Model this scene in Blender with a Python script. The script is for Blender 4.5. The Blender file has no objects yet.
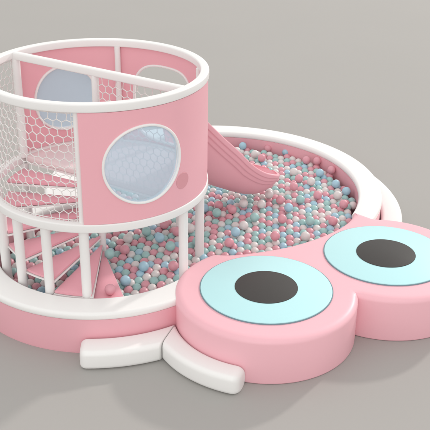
import bpy, bmesh, math, random
from mathutils import Vector, Matrix
random.seed(7)
R = math.radians
cos, sin, pi = math.cos, math.sin, math.pi
sc = bpy.context.scene
col = sc.collection

# ------------------------------------------------------------------ materials
def pmat(name, rgb, rough=.5, spec=.4, bump=0, bscale=60, var=0, vscale=3, coat=0, sss=0):
    m = bpy.data.materials.new(name); m.use_nodes = True
    nt = m.node_tree; b = nt.nodes['Principled BSDF']
    b.inputs['Base Color'].default_value = (*rgb, 1)
    b.inputs['Roughness'].default_value = rough
    b.inputs['Specular IOR Level'].default_value = spec
    b.inputs['Coat Weight'].default_value = coat
    b.inputs['Coat Roughness'].default_value = .25
    tc = nt.nodes.new('ShaderNodeTexCoord')
    if var:
        n = nt.nodes.new('ShaderNodeTexNoise'); n.inputs['Scale'].default_value = vscale
        n.inputs['Detail'].default_value = 4
        nt.links.new(tc.outputs['Object'], n.inputs['Vector'])
        mx = nt.nodes.new('ShaderNodeMix'); mx.data_type = 'RGBA'
        mx.inputs['A'].default_value = (*[c * (1 - var) for c in rgb], 1)
        mx.inputs['B'].default_value = (*[min(1, c * (1 + var)) for c in rgb], 1)
        nt.links.new(n.outputs['Fac'], mx.inputs['Factor'])
        nt.links.new(mx.outputs['Result'], b.inputs['Base Color'])
        mr = nt.nodes.new('ShaderNodeMapRange')
        mr.inputs['To Min'].default_value = rough - .06; mr.inputs['To Max'].default_value = rough + .06
        nt.links.new(n.outputs['Fac'], mr.inputs['Value']); nt.links.new(mr.outputs['Result'], b.inputs['Roughness'])
    if bump:
        n2 = nt.nodes.new('ShaderNodeTexNoise'); n2.inputs['Scale'].default_value = bscale
        n2.inputs['Detail'].default_value = 3
        nt.links.new(tc.outputs['Object'], n2.inputs['Vector'])
        bp = nt.nodes.new('ShaderNodeBump'); bp.inputs['Strength'].default_value = bump
        bp.inputs['Distance'].default_value = .01
        nt.links.new(n2.outputs['Fac'], bp.inputs['Height']); nt.links.new(bp.outputs['Normal'], b.inputs['Normal'])
    return m

PINK = (.86, .46, .49)
M = {
 'pink': pmat('pink_vinyl', (.86, .45, .505), .42, .35, bump=.05, bscale=5, var=.02),
 'pink_head': pmat('pale_pink_vinyl', (.92, .52, .575), .42, .3, bump=.06, bscale=4, var=.02),
 'pink_panel': pmat('pink_panel_board', (.89, .46, .515), .42, .3, var=.015),
 'pink_slide': pmat('pink_moulded_plastic', (.86, .44, .495), .4, .35, var=.02),
 'pink_tread': pmat('pink_tread_vinyl', (.86, .41, .475), .45, .35, bump=.06, bscale=8, var=.02),
 'white': pmat('white_vinyl', (.90, .89, .87), .4, .4, bump=.06, bscale=5, var=.012),
 'white_paint': pmat('white_painted_steel', (.88, .865, .85), .35, .4, var=.012),
 'net': pmat('white_cord', (.83, .80, .78), .7, .2),
 'deck': pmat('pale_deck_vinyl', (.84, .70, .70), .5, .3, var=.02),
 'cyan': pmat('pale_cyan_vinyl', (.54, .86, .88), .42, .25, var=.012),
 'edge': pmat('grey_blue_edge', (.20, .30, .34), .5, .3),
 'black': pmat('dark_grey_vinyl', (.066, .063, .060), .6, .2, var=.03),
 'pitfloor': pmat('pit_floor_vinyl', (.30, .16, .18), .6, .2),
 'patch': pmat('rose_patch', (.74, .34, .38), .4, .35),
 'floor': pmat('grey_studio_floor', (.415, .402, .382), .7, .08, var=.02, vscale=.5),
}
BALL = {
 'P': (.73, .35, .405), 'T': (.37, .59, .57), 'B': (.40, .62, .73), 'W': (.73, .69, .675)}
CN = {'P': 'pink', 'T': 'mint green', 'B': 'pale blue', 'W': 'off white'}
for k, v in BALL.items():
    M['ball' + k] = pmat('ball_plastic_' + CN[k].replace(' ', '_'), v, .38, .45, var=.03, vscale=9)

def glass():
    m = bpy.data.materials.new('blue_tinted_acrylic'); m.use_nodes = True
    nt = m.node_tree; nt.nodes.clear()
    o = nt.nodes.new('ShaderNodeOutputMaterial')
    tr = nt.nodes.new('ShaderNodeBsdfTransparent'); tr.inputs['Color'].default_value = (.74, .88, .99, 1)
    df = nt.nodes.new('ShaderNodeBsdfDiffuse'); df.inputs['Color'].default_value = (.62, .75, .86, 1)
    gl = nt.nodes.new('ShaderNodeBsdfGlossy'); gl.inputs['Roughness'].default_value = .22
    gl.inputs['Color'].default_value = (.9, .95, 1, 1)
    a = nt.nodes.new('ShaderNodeMixShader'); a.inputs['Fac'].default_value = .64
    nt.links.new(tr.outputs[0], a.inputs[1]); nt.links.new(df.outputs[0], a.inputs[2])
    fr = nt.nodes.new('ShaderNodeFresnel'); fr.inputs['IOR'].default_value = 1.12
    b = nt.nodes.new('ShaderNodeMixShader')
    nt.links.new(fr.outputs[0], b.inputs['Fac']); nt.links.new(a.outputs[0], b.inputs[1]); nt.links.new(gl.outputs[0], b.inputs[2])
    nt.links.new(b.outputs[0], o.inputs['Surface'])
    return m
M['glass'] = glass()

# ------------------------------------------------------------------ helpers
def obj(name, bm, mat, parent=None, sharp=35, smooth=True):
    me = bpy.data.meshes.new(name)
    bmesh.ops.recalc_face_normals(bm, faces=bm.faces[:])
    bm.to_mesh(me); bm.free()
    if smooth:
        for p in me.polygons: p.use_smooth = True
        me.set_sharp_from_angle(angle=R(sharp))
    for mm in (mat if isinstance(mat, list) else [mat]): me.materials.append(mm)
    o = bpy.data.objects.new(name, me); col.objects.link(o)
    if parent: o.parent = parent
    return o

def empty(name, label, cat, group=None):
    o = bpy.data.objects.new(name, None); col.objects.link(o)
    o.empty_display_size = .1
    return tag(o, label, cat, group)

def tag(o, label, cat, group=None):
    o['label'] = label; o['category'] = cat
    if group: o['group'] = group
    return o

def bake_parent(root, loc):
    """put the Empty at the thing's base without moving its (world-space) parts"""
    root.location = loc
    for c in root.children:
        c.location = c.location - Vector(loc)

def rrect(w, h, r, n=4, cx=0, cy=0):
    """rounded rectangle, counter-clockwise"""
    pts = []
    for (sx, sy, a0) in ((1, 1, 0), (-1, 1, 90), (-1, -1, 180), (1, -1, 270)):
        for i in range(n + 1):
            a = R(a0 + 90 * i / n)
            pts.append((cx + sx * (w / 2 - r) + r * cos(a), cy + sy * (h / 2 - r) + r * sin(a)))
    return pts

def loft(bm, rings, closed_path=False, caps=True):
    """rings: list of lists of 3D points, every ring a closed loop"""
    vs = [[bm.verts.new(p) for p in r] for r in rings]
    n = len(rings[0]); m = len(rings)
    for i in range(m if closed_path else m - 1):
        a, b = vs[i], vs[(i + 1) % m]
        for j in range(n):
            k = (j + 1) % n
            bm.faces.new((a[j], a[k], b[k], b[j]))
    if caps and not closed_path:
        bm.faces.new(vs[0][::-1]); bm.faces.new(vs[-1])
    return vs

def tube(bm, p0, p1, r, n=8, caps=True, r1=None):
    p0, p1 = Vector(p0), Vector(p1); d = (p1 - p0).normalized()
    up = Vector((0, 0, 1)) if abs(d.z) < .9 else Vector((1, 0, 0))
    a = d.cross(up).normalized(); b = d.cross(a)
    r1 = r if r1 is None else r1
    loft(bm, [[p + (a * cos(2 * pi * i / n) + b * sin(2 * pi * i / n)) * rr for i in range(n)] for p, rr in ((p0, r), (p1, r1))], caps=caps)

def prism(bm, poly, z0, z1, bev=0, seg=4, both=False):
    """poly extruded with a rounded top (and bottom) edge"""
    b = bmesh.new()
    lo = [b.verts.new((x, y, z0)) for x, y in poly]; hi = [b.verts.new((x, y, z1)) for x, y in poly]
    n = len(poly)
    b.faces.new(lo[::-1]); top = b.faces.new(hi)
    for i in range(n):
        b.faces.new((lo[i], lo[(i + 1) % n], hi[(i + 1) % n], hi[i]))
    if bev:
        es = [e for e in b.edges if all(v.co.z > z1 - 1e-5 for v in e.verts) or (both and all(v.co.z < z0 + 1e-5 for v in e.verts))]
        for e in b.edges:
            if abs(e.verts[0].co.z - e.verts[1].co.z) > .001 and len(e.link_faces) == 2:
                if e.calc_face_angle(0) > R(50): es.append(e)
        bmesh.ops.bevel(b, geom=es, offset=bev, segments=seg, profile=.5, affect='EDGES', clamp_overlap=True)
    me = bpy.data.meshes.new('t'); b.to_mesh(me); b.free(); bm.from_mesh(me); bpy.data.meshes.remove(me)

def arc(cx, cy, r, a0, a1, n):
    return [(cx + r * cos(R(a0 + (a1 - a0) * i / n)), cy + r * sin(R(a0 + (a1 - a0) * i / n))) for i in range(n + 1)]

def inside(poly, x, y):
    r = False; n = len(poly)
    for i in range(n):
        (x0, y0), (x1, y1) = poly[i], poly[i - 1]
        if (y0 > y) != (y1 > y) and x < (x1 - x0) * (y - y0) / (y1 - y0) + x0: r = not r
    return r
def edge_dist(poly, x, y):
    best = 9
    for i in range(len(poly)):
        (x0, y0), (x1, y1) = poly[i], poly[i - 1]
        dx_, dy_ = x1 - x0, y1 - y0; L2 = dx_ * dx_ + dy_ * dy_ + 1e-12
        t = min(max(((x - x0) * dx_ + (y - y0) * dy_) / L2, 0), 1)
        best = min(best, math.hypot(x - x0 - t * dx_, y - y0 - t * dy_))
    return best
# ------------------------------------------------------------------ measured layout (metres)
TX, TY, TR = -1.107, 7.75, 1.038          # tower axis and radius
OX, OY = -.02, 9.28                      # pit circle (outer)
IX, IY = .04, 9.34                       # pit circle (inner)
LX, LY = .4696, 6.8683                   # left eye pad
QX, QY = 1.6566, 7.5383                  # right eye pad
PR = .8234
T = lambda r, a, z: (TX + r * cos(R(a)), TY + r * sin(R(a)), z)
CX, CY = -.62, 8.15                      # pole of the rim outline

def ray_circle(phi, cx, cy, r):
    dx, dy = cos(phi), sin(phi); ex, ey = CX - cx, CY - cy
    b = ex * dx + ey * dy; c = ex * ex + ey * ey - r * r
    d = b * b - c
    return -b + math.sqrt(d) if d > 0 else -9
def rim_r(phi, w):
    """w=0 inner edge, w=1 outer edge of the padded rim"""
    rt = ray_circle(phi, TX, TY, 1.02 + .275 * w)
    rb = ray_circle(phi, IX + (OX - IX) * w, IY + (OY - IY) * w, 1.57 + .34 * w)
    k = .10
    m = max(rt, rb); h = max(k - abs(rt - rb), 0) / k
    return m + h * h * k * .25
def rim_p(phi, w, z):
    r = rim_r(phi, w); return (CX + r * cos(phi), CY + r * sin(phi), z)

# ------------------------------------------------------------------ floor
bm = bmesh.new()
s = 60
bm.faces.new([bm.verts.new(p) for p in ((-s, -s, 0), (s, -s, 0), (s, s * 2, 0), (-s, s * 2, 0))])
fl = obj('floor', bm, M['floor'], smooth=False); fl['kind'] = 'structure'

# ------------------------------------------------------------------ ball pit wall
def phi_of(x, y): return math.atan2(y - CY, x - CX)
ph0 = phi_of(1.60, 8.40)                 # right end, just inside the eye platform
ph1 = phi_of(-.20, 6.93) + 2 * pi        # left end, just inside the eye platform
NR = 200
phis = [ph0 + (ph1 - ph0) * i / NR for i in range(NR + 1)]
phin, phout = phi_of(1.50, 8.535), phi_of(1.70, 8.27)
def rim_q(f, w, z):                      # the right end is cut on the slant, just inside the eye platform
    t = (f - ph0) / (ph1 - ph0); a = phin + (phout - phin) * w
    x, y, z = rim_p(a + (ph1 - a) * t, w, z)
    g = .095 * max(0, 1 - t / .10) ** 2 * (1 - w)           # the inner edge opens out to meet the eye platform
    L = math.hypot(x - CX, y - CY)
    return (x + (x - CX) / L * g, y + (y - CY) / L * g, z)
pit = empty('ball_pit', 'round padded ball pit with pink wall and wide white rim around the tower', 'ball pit')
bm = bmesh.new()
wallp = [(.02, 0), (.02, .345), (.965, .345), (.965, .02), (.95, 0)]
loft(bm, [[rim_q(f, w, z) for w, z in wallp] for f in phis])
obj('wall', bm, M['pink'], pit)
bm = bmesh.new()
def rimprof():
    w = .3; pts = []
    q = rrect(w, .075, .032, 6)
    return [((x + w / 2) / w * 1.0, z + .3775) for x, z in q]
loft(bm, [[rim_q(f, w, z + .0035 * sin(pi * min(max(w, 0), 1)) * (1 if z > .38 else 0)) for w, z in rimprof()] for f in phis])
obj('rim', bm, M['white'], pit, sharp=60)

# eye platform outline
hb = [(-.05, 7.54), (.15, 7.53), (.35, 7.575), (.69, 7.70), (.96, 7.86), (1.17, 8.03), (1.32, 8.19), (1.43, 8.36), (1.475, 8.50), (1.487, 8.525)]
def smooth_pts(pts, n):
    out = []
    P = [Vector(p) for p in pts]; P = [P[0] * 2 - P[1]] + P + [P[-1] * 2 - P[-2]]
    for i in range(1, len(P) - 2):
        for j in range(n):
            t = j / n; a, b, c, d = P[i - 1:i + 3]
            v = .5 * ((2 * b) + (c - a) * t + (2 * a - 5 * b + 4 * c - d) * t * t + (3 * b - a - 3 * c + d) * t ** 3)
            out.append((v.x, v.y))
    out.append(tuple(pts[-1])); return out
hbs = smooth_pts(hb, 5)
pit_poly = [rim_q(f, 0, 0)[:2] for f in phis] + arc(LX, LY, PR, 182, 130, 8) + hbs
bm = bmesh.new()
prism(bm, [(x, y) for x, y in pit_poly[::-1]], .004, .10)
obj('base_mat', bm, M['pitfloor'], pit)
bake_parent(pit, (CX, CY, 0))

# ------------------------------------------------------------------ eye platform
def ang(cx, cy, x, y): return math.degrees(math.atan2(y - cy, x - cx))
mx, my = (LX + QX) / 2, (LY + QY) / 2; dx, dy = QX - LX, QY - LY; d = math.hypot(dx, dy)
hh = math.sqrt(PR ** 2 - d * d / 4)
vx, vy = mx + dy / d * hh, my - dx / d * hh          # front valley between the two pads
aL0 = ang(LX, LY, -.05, 7.54); aL1 = ang(LX, LY, vx, vy)
aR0 = ang(QX, QY, vx, vy); 
poly = arc(LX, LY, PR, aL0, aL1 + 360 if aL1 < aL0 else aL1, 90)
poly += arc(QX, QY, PR, aR0, 84, 90)[1:]
poly += [(1.70, 8.352), (1.66, 8.37)]
poly += hbs[::-1][:-1]
bm = bmesh.new()
def offset_poly(P, o):
    n = len(P); out = []; miters = []
    for i in range(n):
        a, b, c = Vector(P[i - 1]), Vector(P[i]), Vector(P[(i + 1) % n])
        e0 = (b - a).normalized(); e1 = (c - b).normalized()
        m = Vector((-(e0.y + e1.y), e0.x + e1.x)).normalized(); k = max(m.dot(Vector((-e0.y, e0.x))), .45)
        q = b + m * (o / k); out.append(q)
        if e0.x * e1.y - e0.y * e1.x > .35: miters.append(q)
    if o > 0:
        for i, q in enumerate(out):
            if edge_dist(P, q.x, q.y) < o * .97 and miters:
                out[i] = min(miters, key=lambda m_: (m_ - q).length)
    return out
area = sum(poly[i - 1][0] * poly[i][1] - poly[i][0] * poly[i - 1][1] for i in range(len(poly)))
if area < 0: poly = poly[::-1]
HB = .075; rings = [[(x, y, z_) for x, y in offset_poly(poly, o_)] for o_, z_ in ((.012, 0), (.003, .006), (0, .016))]
for i in range(9):
    a_ = pi / 2 * i / 8
    rings.append([(q.x, q.y, .448 - HB * .75 * (1 - sin(a_))) for q in offset_poly(poly, HB * (1 - cos(a_)))])
loft(bm, rings)
bmesh.ops.remove_doubles(bm, verts=bm.verts[:], dist=1e-5)
head = empty('eye_platform', 'low pink padded platform shaped as two joined discs with cartoon eyes', 'soft play platform')
obj('body', bm, M['pink_head'], head, sharp=40)
def disc(bm, cx, cy, r, z0, z1, n=96, bev=.006):
    loft(bm, [[(cx + (r - o) * cos(2 * pi * i / n), cy + (r - o) * sin(2 * pi * i / n), z) for i in range(n)]
              for o, z in ((0, z0), (0, z1 - bev), (bev * .3, z1 - bev * .3), (bev, z1))])
for (x, y), lab in (((LX, LY), 'left eye of pale cyan with dark pupil'), ((QX, QY), 'right eye of pale cyan with dark pupil')):
    bm = bmesh.new(); disc(bm, x, y, .592, .443, .464)
    e = obj('eye', bm, M['cyan'], head, sharp=60)
    bm = bmesh.new()
    n = 96
    loft(bm, [[(x + r * cos(2 * pi * i / n), y + r * sin(2 * pi * i / n), z) for r, z in ((.5925, .446), (.600, .446), (.600, .4575), (.5925, .4575))] for i in range(n)], True)
    obj('eye_piping', bm, M['edge'], e)
    bm = bmesh.new(); disc(bm, x, y, .284, .4645, .470, bev=.003)
    obj('pupil', bm, M['black'], e, sharp=60)
bake_parent(head, (mx, my, 0))

# ------------------------------------------------------------------ foam steps
def seam_angle(cx, cy, r, off):
    """angle at which radius r meets the straight seam between the two front steps"""
    d_ = Vector((-.107, -.315)).normalized(); nrm = Vector((-d_.y, d_.x))
    p_ = Vector((-.337, 6.70)) + nrm * off - Vector((cx, cy))
    b_ = p_.dot(d_); dist = p_.dot(nrm)
    t_ = math.sqrt(max(r * r - dist * dist, 0))
    q = min((nrm * dist + d_ * t_, nrm * dist - d_ * t_), key=lambda v: (v - p_ - d_ * .16).length)
    return math.degrees(math.atan2(q.y, q.x)) % 360
def make_step(cx, cy, r0, r1, a0, a1, z, label, cut0=False, cut1=False):
    """a0, a1 = (angle at the inner edge, angle at the outer edge); a cut end butts against its neighbour"""
    rings = []; r0 += .004; L = abs(R(a1[0] - a0[0])) * (r0 + r1) / 2
    def ends(rc): return [rc * (1 - cos(pi / 2 * i / 6)) for i in range(6)]
    ra, rb_ = (.016 if cut0 else .075), (.016 if cut1 else .075)
    ts = [e / L for e in ends(ra)] + [ra / L + (1 - (ra + rb_) / L) * i / 30 for i in range(31)] + [1 - e / L for e in ends(rb_)[::-1]]
    for t in ts:
        ea, eb = t * L, (1 - t) * L
        ins = 0
        for e, rc in ((ea, ra), (eb, rb_)):
            if e < rc: ins = max(ins, rc - math.sqrt(max(rc * rc - (rc - e) ** 2, 0)))
        x0, x1, z1 = r0, r1 - ins, z - ins * .8
        q = rrect(x1 - x0, z1 - .002, .046, 6, (x0 + x1) / 2, (z1 + .002) / 2)
        ring_ = []
        for rr, zz in q:
            w = (rr - r0) / (r1 - r0)
            b0 = a0[0] + (a0[1] - a0[0]) * w; b1 = a1[0] + (a1[1] - a1[0]) * w
            if cut0: b0 = seam_angle(cx, cy, rr, .004)
            if cut1: b1 = seam_angle(cx, cy, rr, -.004)
            a = b0 + (b1 - b0) * t
            ring_.append((cx + rr * cos(R(a)), cy + rr * sin(R(a)), zz))
        rings.append(ring_)
    bm = bmesh.new(); loft(bm, rings)
    o = obj('foam_step', bm, M['white'], None, sharp=50)
    return tag(o, label, 'foam step', 'white curved foam steps')
make_step(TX, TY, 1.295, 1.545, (268, 268.8), (305.8, 295.7), .185, 'white curved foam step against the pink pit wall below the tower', cut1=True)
make_step(LX, LY, PR, PR + .215, (192.2, 208.1), (256, 255), .185, 'white curved foam step hugging the left eye of the platform', cut0=True)
make_step(OX, OY, 1.915, 2.155, (-42, -42), (31, 31), .19, 'white curved foam step at the right rim, mostly hidden behind the right eye')

# ------------------------------------------------------------------ tower
tower = empty('play_tower', 'round pink and white climbing tower with bubble windows, netting and spiral stairs', 'play tower')
def ring(name, r, w, z0, z1, mat, bev=.018):
    bm = bmesh.new(); n = 160
    q = rrect(w, z1 - z0, bev, 4, r - w / 2, (z0 + z1) / 2)
    loft(bm, [[T(x, 360 * i / n, z) for x, z in q] for i in range(n)], True)
    return obj(name, bm, mat, tower, sharp=60)
ZL0, ZL1, ZU0, ZU1 = 1.058, 1.138, 2.140, 2.212
ring('top_ring', TR, .078, ZU0, ZU1, M['white_paint'], .012)
ring('floor_ring', TR, .080, ZL0, ZL1, M['white_paint'], .012)

def post(name, r, a, z0, z1, rad, mat=None, n=20):
    bm = bmesh.new(); x, y, _ = T(r, a, 0)
    tube(bm, (x, y, z0), (x, y, z1), rad, n)
    return obj(name, bm, mat or M['white_paint'], tower, sharp=50)
for a in (188, 207, 227.5, 247.5, 268.5, 328, 8, 40, 70, 100, 149):
    post('leg', .965, a, .101, ZL0 + .004, .044)
for a in (268.5, 328, 15, 84):
    post('post', .975, a, ZL1 - .003, ZU0 + .003, .030)
post('post', .955, 149, ZL1 - .003, ZU0 + .003, .040)
c = post('centre_post', 0, 0, .101, ZU0 + .01, .033)
# cross beam on the diameter 149 -> 328 deg
def beam(name, p0, p1, w, h, mat, bev=.014):
    p0, p1 = Vector(p0), Vector(p1); d = (p1 - p0).normalized(); s = d.cross(Vector((0, 0, 1))).normalized(); u = s.cross(d)
    bm = bmesh.new(); q = rrect(w, h, bev, 4)
    loft(bm, [[p + s * x + u * z for x, z in q] for p in (p0, p1)])
    return obj(name, bm, mat, tower, sharp=50)
beam('cross_beam', T(.966, 149, 2.172), T(.966, 328.5, 2.172), .062, .074, M['white_paint'])

# deck: the half disc behind the diameter
bm = bmesh.new()
prism(bm, arc(TX, TY, .938, 149, -31, 60)[::-1], 1.085, 1.139, .010, 2, True)
obj('deck', bm, M['deck'], tower)
bm = bmesh.new()
prism(bm, arc(TX, TY, .930, 148.5, -30.5, 40)[::-1], 1.060, 1.083)
obj('deck_frame', bm, M['white_paint'], tower)

# curved panels
def panel_grid(a0, a1, z0, z1, hole, r, th, nseg=120, rings=10):
    """panel on the cylinder; hole = list of (angle, z) loop or None; returns bmesh"""
    bm = bmesh.new()
    k = R(1) * r
    if hole is None:
        n = 60
        q = [(r, z0), (r, z1), (r - th, z1), (r - th, z0)]
        loft(bm, [[T(rr, a0 + (a1 - a0) * i / n, z) for rr, z in q] for i in range(n + 1)])
        return bm
    hc = (sum(p[0] for p in hole) / len(hole), sum(p[1] for p in hole) / len(hole))
    outer = []
    for (a, z) in hole:                   # cast from the hole's middle to the rectangle
        da, dz = (a - hc[0]) * k, z - hc[1]; ts = []
        if da > 1e-9: ts.append((a1 - hc[0]) * k / da)
        if da < -1e-9: ts.append((a0 - hc[0]) * k / da)
        if dz > 1e-9: ts.append((z1 - hc[1]) / dz)
        if dz < -1e-9: ts.append((z0 - hc[1]) / dz)
        t = min(ts); outer.append([hc[0] + da * t / k, hc[1] + dz * t])
    for ca, cz in ((a0, z0), (a0, z1), (a1, z0), (a1, z1)):   # snap the closest ray to each corner
        j = min(range(len(outer)), key=lambda i: ((outer[i][0] - ca) * k) ** 2 + (outer[i][1] - cz) ** 2)
        outer[j] = [ca, cz]
    n = len(hole); front = []; back = []
    for s_ in range(rings + 1):
        t = s_ / rings
        row = [(h[0] + (o[0] - h[0]) * t, h[1] + (o[1] - h[1]) * t) for h, o in zip(hole, outer)]
        front.append([bm.verts.new(T(r, a, z)) for a, z in row]); back.append([bm.verts.new(T(r - th, a, z)) for a, z in row])
    for s_ in range(rings):
        for i in range(n):
            j = (i + 1) % n
            bm.faces.new((front[s_][i], front[s_][j], front[s_ + 1][j], front[s_ + 1][i]))
            bm.faces.new((back[s_][i], back[s_ + 1][i], back[s_ + 1][j], back[s_][j]))
    for i in range(n):
        j = (i + 1) % n
        bm.faces.new((front[0][i], back[0][i], back[0][j], front[0][j]))
        bm.faces.new((front[-1][i], front[-1][j], back[-1][j], back[-1][i]))
    return bm
def oval(ac, zc, sr, zr, r, n=96, p=2):
    out = []
    for i in range(n):
        t = 2 * pi * i / n; c_, s_ = cos(t), sin(t)
        x = abs(c_) ** (2 / p) * (1 if c_ > 0 else -1); y = abs(s_) ** (2 / p) * (1 if s_ > 0 else -1)
        out.append((ac + math.degrees(sr * x / r), zc + zr * y))
    return out
PZ0, PZ1 = ZL1 + .002, ZU0 - .002
RP = 1.030
def bubble_window(parent, ac, zc, sr, zr, bulge=.05):
    loop = oval(ac, zc, sr, zr, RP)
    bm = bmesh.new(); rings = []
    for i, (a, z) in enumerate(loop):                       # frame: a rounded bead standing proud of both faces
        da, dz = a - ac, z - zc; q = []
        for (u, v) in rrect(.024, .056, .010, 3):
            f = 1 + u / sr
            q.append(T(RP - .012 + v, ac + da * f, zc + dz * f))
        rings.append(q)
    loft(bm, rings, True)
    fr = obj('window_frame', bm, M['white_paint'], parent, sharp=60)
    bm = bmesh.new(); prev = None; K = 14
    for s_ in range(K):
        rho = .985 * (1 - s_ / K)
        h = bulge * math.sqrt(max(1 - rho * rho, 0))
        row = [bm.verts.new(T(RP - .012 + h, ac + (a - ac) * rho, zc + (z - zc) * rho)) for a, z in loop]
        if prev:
            for i in range(len(row)):
                j = (i + 1) % len(row); bm.faces.new((prev[i], prev[j], row[j], row[i]))
        prev = row
    cv = bm.verts.new(T(RP - .012 + bulge, ac, zc))
    for i in range(len(prev)): bm.faces.new((prev[i], prev[(i + 1) % len(prev)], cv))
    obj('pane', bm, M['glass'], parent, sharp=80)
def panel(a0, a1, hole, label=None):
    o = obj('panel', panel_grid(a0, a1, PZ0, PZ1, hole, RP, .022), M['pink_panel'], tower, sharp=30)
    if label: o['label'] = label
    return o
f = panel(269.6, 374, oval(300, 1.645, .365, .35, RP), 'pink curved panel with a round bubble window facing front')
bubble_window(f, 300, 1.645, .362, .347)
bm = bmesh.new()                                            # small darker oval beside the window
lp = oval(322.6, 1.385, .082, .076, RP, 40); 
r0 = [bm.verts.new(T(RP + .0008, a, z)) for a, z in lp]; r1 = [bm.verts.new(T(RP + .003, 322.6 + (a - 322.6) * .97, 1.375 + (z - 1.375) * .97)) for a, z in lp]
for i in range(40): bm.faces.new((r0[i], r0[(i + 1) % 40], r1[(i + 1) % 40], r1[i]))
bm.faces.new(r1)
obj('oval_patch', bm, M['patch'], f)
b_ = panel(85, 148, oval(116, 1.62, .345, .335, RP), 'pink rear panel with a round blue bubble window')
bubble_window(b_, 116, 1.62, .342, .332)
# slide doorway: superellipse opening reaching down to the deck
door = oval(53, 1.575, .40, .405, RP, 96, 3.2)
g = panel(16, 83.5, door, 'pink rear panel with an arched doorway to the slide')
bm = bmesh.new(); rings = []
for a, z in door:
    rings.append([T(RP - .011 + v, 53 + (a - 53) * (1 - u / .40), 1.575 + (z - 1.575) * (1 - u / .40)) for u, v in rrect(.022, .046, .009, 3)])
loft(bm, rings, True)
obj('doorway_trim', bm, M['white_paint'], g, sharp=60)

# nets
def hexnet(mapf, s0, s1, z0, z1, cw, ch, rad, name):
    bm = bmesh.new()
    ncol = max(1, round((s1 - s0) / cw)); cw = (s1 - s0) / ncol
    nrow = max(1, round((z1 - z0) / ch)); ch = (z1 - z0) / nrow
    def seg(p, q): tube(bm, p, q, rad, 5, False)
    rnd = random.Random(3)
    jit = {}
    def node(s, z):
        key = (round(s, 4), round(z, 4))
        if key not in jit: jit[key] = (rnd.uniform(-1, 1) * cw * .07, rnd.uniform(-1, 1) * ch * .07)
        js, jz = jit[key]
        if s < s0 + 1e-6 or s > s1 - 1e-6: js = 0
        if z < z0 + 1e-6 or z > z1 - 1e-6: jz = 0
        return mapf(min(max(s + js, s0), s1), min(max(z + jz, z0), z1))
    zz = ch * .16
    for r in range(nrow):
        zc = z0 + r * ch; off = .5 * (r % 2)
        lo, hi = zc + zz, zc + ch - zz
        for c_ in range(ncol + 1):
            s = s0 + (c_ + off) * cw
            if s > s1 + 1e-6: continue
            edge = s < s0 + 1e-6 or s > s1 - 1e-6
            if not edge: seg(node(s, lo), node(s, hi))
            if r == 0 and not edge: seg(node(s, z0 - .0), node(s, lo))
            if r == nrow - 1:
                if not edge: seg(node(s, hi), node(s, z1))
                continue
            for sg in (-.5, .5):                            # zigzag to the row above
                s2 = s + sg * cw
                if s0 - 1e-6 <= s2 <= s1 + 1e-6: seg(node(s, hi), node(s2, zc + ch + zz))
    # border cords
    for z in (z0, z1):
        for i in range(ncol * 2): seg(mapf(s0 + (s1 - s0) * i / (ncol * 2), z), mapf(s0 + (s1 - s0) * (i + 1) / (ncol * 2), z))
    for s in (s0, s1):
        seg(mapf(s, z0), mapf(s, z1))
        for i in range(int((z1 - z0) / .045)):              # lashing round the post
            z = z0 + .03 + i * .045
            p, q = Vector(mapf(s, z)), Vector(mapf(s + (-.030 if s == s0 else .030), z + .012)); seg(p, q)
    for i in range(ncol * 2 + 1):                           # lashing on the rings
        s = s0 + (s1 - s0) * i / (ncol * 2)
        for z, dz in ((z0, -.03), (z1, .03)): seg(mapf(s, z), mapf(s, z + dz))
    return obj(name, bm, M['net'], tower, sharp=80)
hexnet(lambda s, z: T(.985, 151.5 + math.degrees(s / .985), z), 0, .985 * R(266.0 - 151.5), ZL1 + .022, ZU0 - .02, .080, .070, .0040, 'safety_net')
ch0 = Vector(T(.04, 328.5, 0)); chd = (Vector(T(.92, 328.5, 0)) - ch0)
hexnet(lambda s, z: (ch0.x + chd.normalized().x * s, ch0.y + chd.normalized().y * s, z), 0, chd.length, 1.165, 2.13, .080, .070, .0040, 'divider_net')

# spiral stair treads
def tread(a0, a1, z, r=.925, th=.022):
    pts = [T(.045, a0, 0)[:2]] + arc(TX, TY, r, a0, a1, 12) + [T(.045, a1, 0)[:2]]
    bm = bmesh.new(); prism(bm, pts, z - th, z, .006, 2)
    t = obj('tread', bm, M['pink_tread'], tower, sharp=40)
    pts2 = [T(.035, a0, 0)[:2]] + arc(TX, TY, r + .012, a0 - .5, a1 + 1.0, 12) + [T(.035, a1, 0)[:2]]
    bm = bmesh.new(); prism(bm, pts2, z - th - .020, z - th - .006, .004, 1)
    obj('tread_trim', bm, M['white_paint'], t, sharp=40)
for a0, a1, z in ((271.5, 288, .355), (251, 271, .425), (229.5, 249, .52), (209, 229, .645), (190, 210, .775), (171, 192, .91), (152, 172, 1.03)):
    tread(a0, a1, z, .985 if z < .45 else .93)
bake_parent(tower, (TX, TY, 0))

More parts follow.
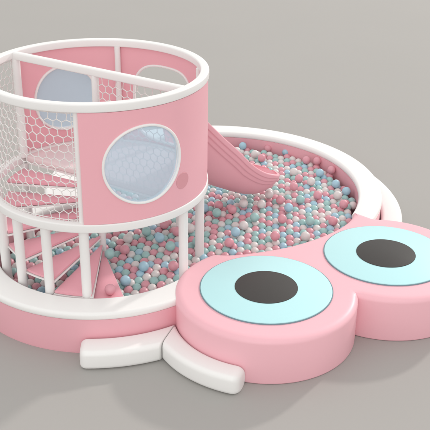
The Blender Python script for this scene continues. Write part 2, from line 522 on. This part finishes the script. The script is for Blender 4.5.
# ------------------------------------------------------------------ slide
sd = 44
D = Vector((cos(R(sd)), sin(R(sd)), 0)); S = Vector((sin(R(sd)), -cos(R(sd)), 0))   # S: towards the camera side
slide = empty('slide', 'pink moulded slide running from the tower doorway down into the balls', 'slide')
base = Vector((TX, TY, 0)) + D * 1.0
def interp(tab, s_):
    """smooth curve through the (s, value) table"""
    if s_ <= tab[0][0]: return tab[0][1]
    for k in range(len(tab) - 1):
        if s_ <= tab[k + 1][0]:
            (a, va), (b, vb) = tab[k], tab[k + 1]
            sl0 = (vb - tab[k - 1][1]) / (b - tab[k - 1][0]) if k else (vb - va) / (b - a)
            sl1 = (tab[k + 2][1] - va) / (tab[k + 2][0] - a) if k + 2 < len(tab) else (vb - va) / (b - a)
            h = b - a; t = (s_ - a) / h
            return (2*t**3-3*t*t+1)*va + (t**3-2*t*t+t)*h*sl0 + (-2*t**3+3*t*t)*vb + (t**3-t*t)*h*sl1
    return tab[-1][1]
ZT = [(0, 1.60), (.11, 1.51), (.18, 1.44), (.39, 1.235), (.60, 1.04), (.78, .86), (.92, .745), (1.05, .665), (1.17, .615), (1.30, .565), (1.42, .53)]
ZB = [(0, 1.00), (.1, .90), (.25, .76), (.43, .635), (.65, .515), (.88, .395), (1.02, .345), (1.14, .345), (1.26, .39), (1.42, .48)]
rings = []
NS = 72
for i in range(NS + 1):
    s = 1.42 * (1 - (1 - i / NS) ** 1.35)
    zt, zb = interp(ZT, s), interp(ZB, s); H = zt - zb
    hw = .30 + .03 * max(0, s - .9)
    if s > 1.12: hw *= math.sqrt(max(1 - ((s - 1.12) / .303) ** 2, .02))
    f_ = min(1, H / .45) * min(1, hw / .2)
    o0 = base + D * s
    ds = [0, .012, .030, .050, .058, .062, .067, .075, .100, .118, .124, .129, .137, .165, .182, .188, .193, .201, .225]
    ds = [d_ * f_ for d_ in ds]; nb = 22
    ds += [ds[-1] + (H - ds[-1]) * (1 - (1 - k / nb) ** 1.6) for k in range(1, nb + 1)]
    p_ = 2.3; outer = []; inner = []
    for d_ in ds:
        x = hw * max(1 - (d_ / H) ** p_, 0) ** (1 / p_)
        st = sum(1 / (1 + math.exp(-(d_ / max(f_, .05) - q_) / .0018)) for q_ in (.062, .126, .190)) * .013 * f_
        outer.append((max(x - st, 0), zt - d_))
    Hi = H - .035
    for k in range(len(ds)):
        d_ = ds[k] / H * Hi
        inner.append((max(hw * max(1 - (d_ / Hi) ** p_, 0) ** (1 / p_) - .045 * min(1, hw / .1), 0), zt - d_ * .999))
    lip = [(hw - .004, zt + .012 * f_), (hw - .014, zt + .018 * f_), (hw - .030, zt + .018 * f_), (hw - .040, zt + .010 * f_)]
    lip = [(max(x, .001), z) for x, z in lip]
    half = outer[::-1] + lip + inner                       # bottom centre -> near top -> down inside
    left = [(-x, z) for x, z in half[::-1]]
    prof = half + left[1:-1]
    rings.append([o0 + S * x + Vector((0, 0, z)) for x, z in prof])
bm = bmesh.new(); loft(bm, rings)
obj('chute', bm, M['pink_slide'], slide, sharp=50)
bake_parent(slide, (base.x, base.y, 0))

# ------------------------------------------------------------------ balls
BR = .0455
SXX, SYY = .0735, .126                                       # columns run away from the camera, neighbours half a step apart
rb = random.Random(11)
balls = []                                                   # x, y, z, radius, colour, loose
rot = R(-3); grid_c = {}
for i in range(-50, 51):
    for j in range(-30, 31):
        u = i * SXX; v = (j + .5 * (i % 2)) * SYY
        x = u * cos(rot) - v * sin(rot) - .2 + rb.uniform(-.004, .004); y = u * sin(rot) + v * cos(rot) + 9 + rb.uniform(-.004, .004)
        if not inside(pit_poly, x, y): continue
        if edge_dist(pit_poly, x, y) < BR * .92: continue
        nb_ = [grid_c.get((i, j - 1)), grid_c.get((i - 1, j)), grid_c.get((i - 1, j + (1 if i % 2 else -1)))]
        c_ = rb.choices('PTBW', [w_ * (.22 ** nb_.count(k_)) for k_, w_ in zip('PTBW', (33, 30, 7, 30))])[0]
        grid_c[(i, j)] = c_
        balls.append([x, y, .200 + rb.uniform(-.005, .006), BR, c_, False])
LOOSE = [(0.35, 10.8, 'B'), (0.68, 10.78, 'P'), (0.91, 10.68, 'B'), (0.27, 10.59, 'W'), (0.5, 10.48, 'W'), (0.58, 10.36, 'P'), (0.96, 9.96, 'W'), (0.92, 9.48, 'P'), (0.82, 8.91, 'B'), (1.0, 9.72, 'P'), (0.04, 8.98, 'P'), (0.32, 9.0, 'W'), (0.19, 8.87, 'P'), (0.02, 8.76, 'T'), (-0.12, 8.89, 'B'), (0.43, 8.64, 'T'), (1.14, 10.32, 'P'), (1.27, 10.27, 'P'), (1.42, 10.0, 'P'), (1.27, 9.92, 'B'), (1.43, 9.61, 'B'), (1.53, 9.42, 'B'), (1.41, 9.27, 'W'), (1.14, 9.65, 'W'), (1.28, 8.6, 'P'), (-0.54, 8.47, 'P'), (-0.72, 8.3, 'T'), (-0.9, 8.14, 'W'), (-0.4, 8.31, 'P'), (-0.57, 8.14, 'B'), (-0.91, 7.9, 'P'), (-0.69, 7.55, 'B'), (-0.40, 7.56, 'P'), (-0.84, 7.26, 'B'), (-0.18, 8.07, 'T'), (0.73, 8.62, 'P'), (0.22, 8.31, 'B'), (0.63, 8.2, 'P'), (0.15, 8.06, 'P'), (0.95, 8.23, 'W'), (1.45, 9.03, 'P'), (0.97, 9.15, 'T'), (0.52, 9.0, 'W'), (0.31, 8.47, 'W'), (1.18, 9.27, 'P'), (1.03, 8.59, 'T'), (-0.26, 8.36, 'W'), (-0.45, 7.95, 'T'), (-1.62, 8.2, 'W'), (.62, 9.26, 'W'), (.74, 9.12, 'P')]
base_balls = list(balls)
for x, y, c_ in LOOSE:
    near = [b for b in base_balls if math.hypot(b[0] - x, b[1] - y) < .11]
    # drop the ball until it touches the layer below
    z = .24
    for b in near:
        dd = math.hypot(b[0] - x, b[1] - y)
        if dd < BR + .049: z = max(z, b[2] + math.sqrt(max((BR + .050) ** 2 - dd * dd, 0)) - .006)
    balls.append([x, y, z, .0505, c_, True])
# the steps of the stair have one ball resting on them
tx, ty, _ = T(.885, 281, 0)
balls.append([tx, ty, .355 + .052, .0505, 'P', True])
tx, ty, _ = T(.16, 300, 0)
balls.append([tx, ty, .375, .050, 'T', True])

# camera (needed for picking what shows largest)
cam = bpy.data.cameras.new('camera'); co = bpy.data.objects.new('camera', cam); col.objects.link(co); sc.camera = co
th, rl = .4533, .0135
fw = Vector((0, cos(th), -sin(th))); r_0 = Vector((1, 0, 0)); u_0 = r_0.cross(fw)
r_ = r_0 * cos(rl) + u_0 * sin(rl); u_ = -r_0 * sin(rl) + u_0 * cos(rl)
CAM = Vector((0, 0, 4.5225))
co.matrix_world = Matrix(((r_.x, u_.x, -fw.x, CAM.x), (r_.y, u_.y, -fw.y, CAM.y), (r_.z, u_.z, -fw.z, CAM.z), (0, 0, 0, 1)))
cam.sensor_width = 36; cam.lens = 884.52 / 430 * 36; cam.clip_end = 500; cam.clip_start = .1

def project(p):
    d_ = Vector(p) - CAM; w = d_.dot(fw); return 215 + 884.52 * d_.dot(r_) / w, 215 - 884.52 * d_.dot(u_) / w, w
bpy.context.view_layer.update()
dg = bpy.context.evaluated_depsgraph_get()
def seen(b):
    """share of sample points of a ball that the camera sees past the solid things"""
    c = Vector(b[:3]); px, py, _ = project(c)
    if not (-4 < px < 434 and -4 < py < 434): return 0
    k = 0
    for dx_, dz_ in ((0, .9), (-.7, .5), (.7, .5), (0, .2)):
        p = c + r_ * dx_ * b[3] + u_ * dz_ * b[3]
        d_ = p - CAM; L = d_.length
        hit = sc.ray_cast(dg, CAM, d_.normalized(), distance=L - b[3] * 1.1)
        if not hit[0] or hit[4].name.startswith(('safety_net', 'divider_net', 'pane')): k += 1
    return k / 4
for b in balls:
    v = seen(b); b.append(v * (1.35 if b[5] else 1.0) / project(b[:3])[2] ** 2)
order = sorted(range(len(balls)), key=lambda i: -balls[i][6])
single = order[:300]; rest = order[300:]

ANCH = [((-.88, 7.08), 'at the foot of the spiral stairs'), ((-1.55, 7.15), 'under the lowest spiral stair treads'),
 ((-1.75, 7.9), 'behind the spiral stairs under the net'), ((-.42, 7.25), 'by the front right tower leg'),
 ((-.7, 7.65), 'under the front tower panel'), ((-.95, 8.25), 'under the tower deck'), ((-.35, 8.2), 'behind the right hand tower legs'),
 ((.1, 8.85), 'beside the underside of the slide'), ((.7, 9.45), 'by the lower lip of the slide'),
 ((.45, 10.5), 'behind the slide near the far rim'), ((1.25, 10.1), 'against the far right rim'),
 ((1.45, 9.35), 'by the right rim'), ((1.25, 8.5), 'beside the right eye'), ((.75, 8.1), 'in the hollow between the two eyes'),
 ((.15, 7.85), 'right behind the left eye'), ((.7, 8.8), 'in the open middle of the pit')]
def squash(b): return (b[3] * 1.0, b[3] * 1.03, b[3] * 1.02) if b[5] else (b[3] * 1.02, b[3] * 1.26, b[3])
def zone(b): return min(ANCH, key=lambda a: math.hypot(a[0][0] - b[0], a[0][1] - b[1]))[1]
bme = {}
def ball_mesh(c_):
    if c_ in bme: return bme[c_]
    bm = bmesh.new(); bmesh.ops.create_uvsphere(bm, u_segments=28, v_segments=16, radius=1)
    me = bpy.data.meshes.new('plastic_ball'); bm.to_mesh(me); bm.free()
    for p in me.polygons: p.use_smooth = True
    me.materials.append(M['ball' + c_]); bme[c_] = me; return me
labels = {}
for i in single:
    b = balls[i]
    if b[5] and b[2] < 1 and abs(b[2] - .407) < .002: key = 'pink ball lying on the lowest pink stair tread'
    else: key = CN[b[4]] + ' ball ' + ('lying loose on top ' if b[5] else 'packed in the layer ') + zone(b)
    labels.setdefault(key, []).append(i)
WORDS = {2: 'two', 3: 'three', 4: 'four', 5: 'five'}
for key, ids in labels.items():
    ids.sort(key=lambda i: balls[i][1])
    for k, i in enumerate(ids):
        lab = key; b = balls[i]
        if b[5] and 2 <= len(ids) <= 5:
            n = len(ids)
            if n == 2: lab = key + (', nearer one' if k == 0 else ', farther one')
            else: lab = key + ', ' + (['nearest', 'second nearest', 'third nearest', 'fourth nearest', 'farthest'][k] if k < n - 1 else 'farthest')
        o = bpy.data.objects.new('plastic_ball', ball_mesh(b[4])); col.objects.link(o)
        o.location = b[:3]; o.scale = squash(b)
        tag(o, lab, 'ball', 'plastic balls in the ball pit')
# the remaining balls, one object
bm = bmesh.new(); keys = 'PTBW'
proto = bmesh.new(); bmesh.ops.create_uvsphere(proto, u_segments=20, v_segments=12, radius=1)
pv = [v.co.copy() for v in proto.verts]; pf = [[v.index for v in f.verts] for f in proto.faces]
V, F, MI = [], [], []
for i in rest:
    b = balls[i]; o0 = len(V); c0 = Vector(b[:3])
    q = Vector(squash(b)); V += [tuple(c0 + v * q) for v in pv]; F += [[o0 + k for k in f] for f in pf]; MI += [keys.index(b[4])] * len(pf)
me = bpy.data.meshes.new('plastic_balls'); me.from_pydata(V, [], F)
for k in keys: me.materials.append(M['ball' + k])
for p, mi in zip(me.polygons, MI): p.material_index = mi; p.use_smooth = True
o = bpy.data.objects.new('plastic_balls', me); col.objects.link(o)
o['kind'] = 'stuff'; o['label'] = 'remaining mass of pink, mint, blue and off white balls filling the far pit'; o['category'] = 'balls'
print('balls', len(balls), len(single))

# ------------------------------------------------------------------ light
w = bpy.data.worlds.new('World'); sc.world = w; w.use_nodes = True
bg = w.node_tree.nodes['Background']; bg.inputs['Color'].default_value = (1, .995, .985, 1); bg.inputs['Strength'].default_value = .965
az, el = 50, 27
ld = Vector((cos(R(az)) * cos(R(el)), sin(R(az)) * cos(R(el)), sin(R(el))))
la = bpy.data.lights.new('studio_lamp', 'AREA'); la.shape = 'DISK'; la.size = 4; la.energy = 24000; la.color = (1, .945, .90)
lo_ = bpy.data.objects.new('studio_lamp', la); col.objects.link(lo_)
tgt = Vector((0, 7.8, .5)); lo_.location = tgt + ld * 75
lo_.rotation_euler = (-ld).to_track_quat('-Z', 'Y').to_euler()
fl_ = bpy.data.lights.new('added_front_fill', 'AREA'); fl_.shape = 'DISK'; fl_.size = 9; fl_.energy = 700  # unseen fill light added behind the camera to brighten the camera-facing sides
fo = bpy.data.objects.new('added_front_fill', fl_); col.objects.link(fo)
fd = Vector((cos(R(-98)) * cos(R(22)), sin(R(-98)) * cos(R(22)), sin(R(22))))
fo.location = tgt + fd * 24; fo.rotation_euler = (-fd).to_track_quat('-Z', 'Y').to_euler()
sc.view_settings.view_transform = 'Standard'; sc.view_settings.look = 'None'
sc.view_settings.exposure = 0; sc.view_settings.gamma = 1
sc.render.resolution_x = 1024; sc.render.resolution_y = 1024
sc.cycles.max_bounces = 8; sc.cycles.transparent_max_bounces = 16
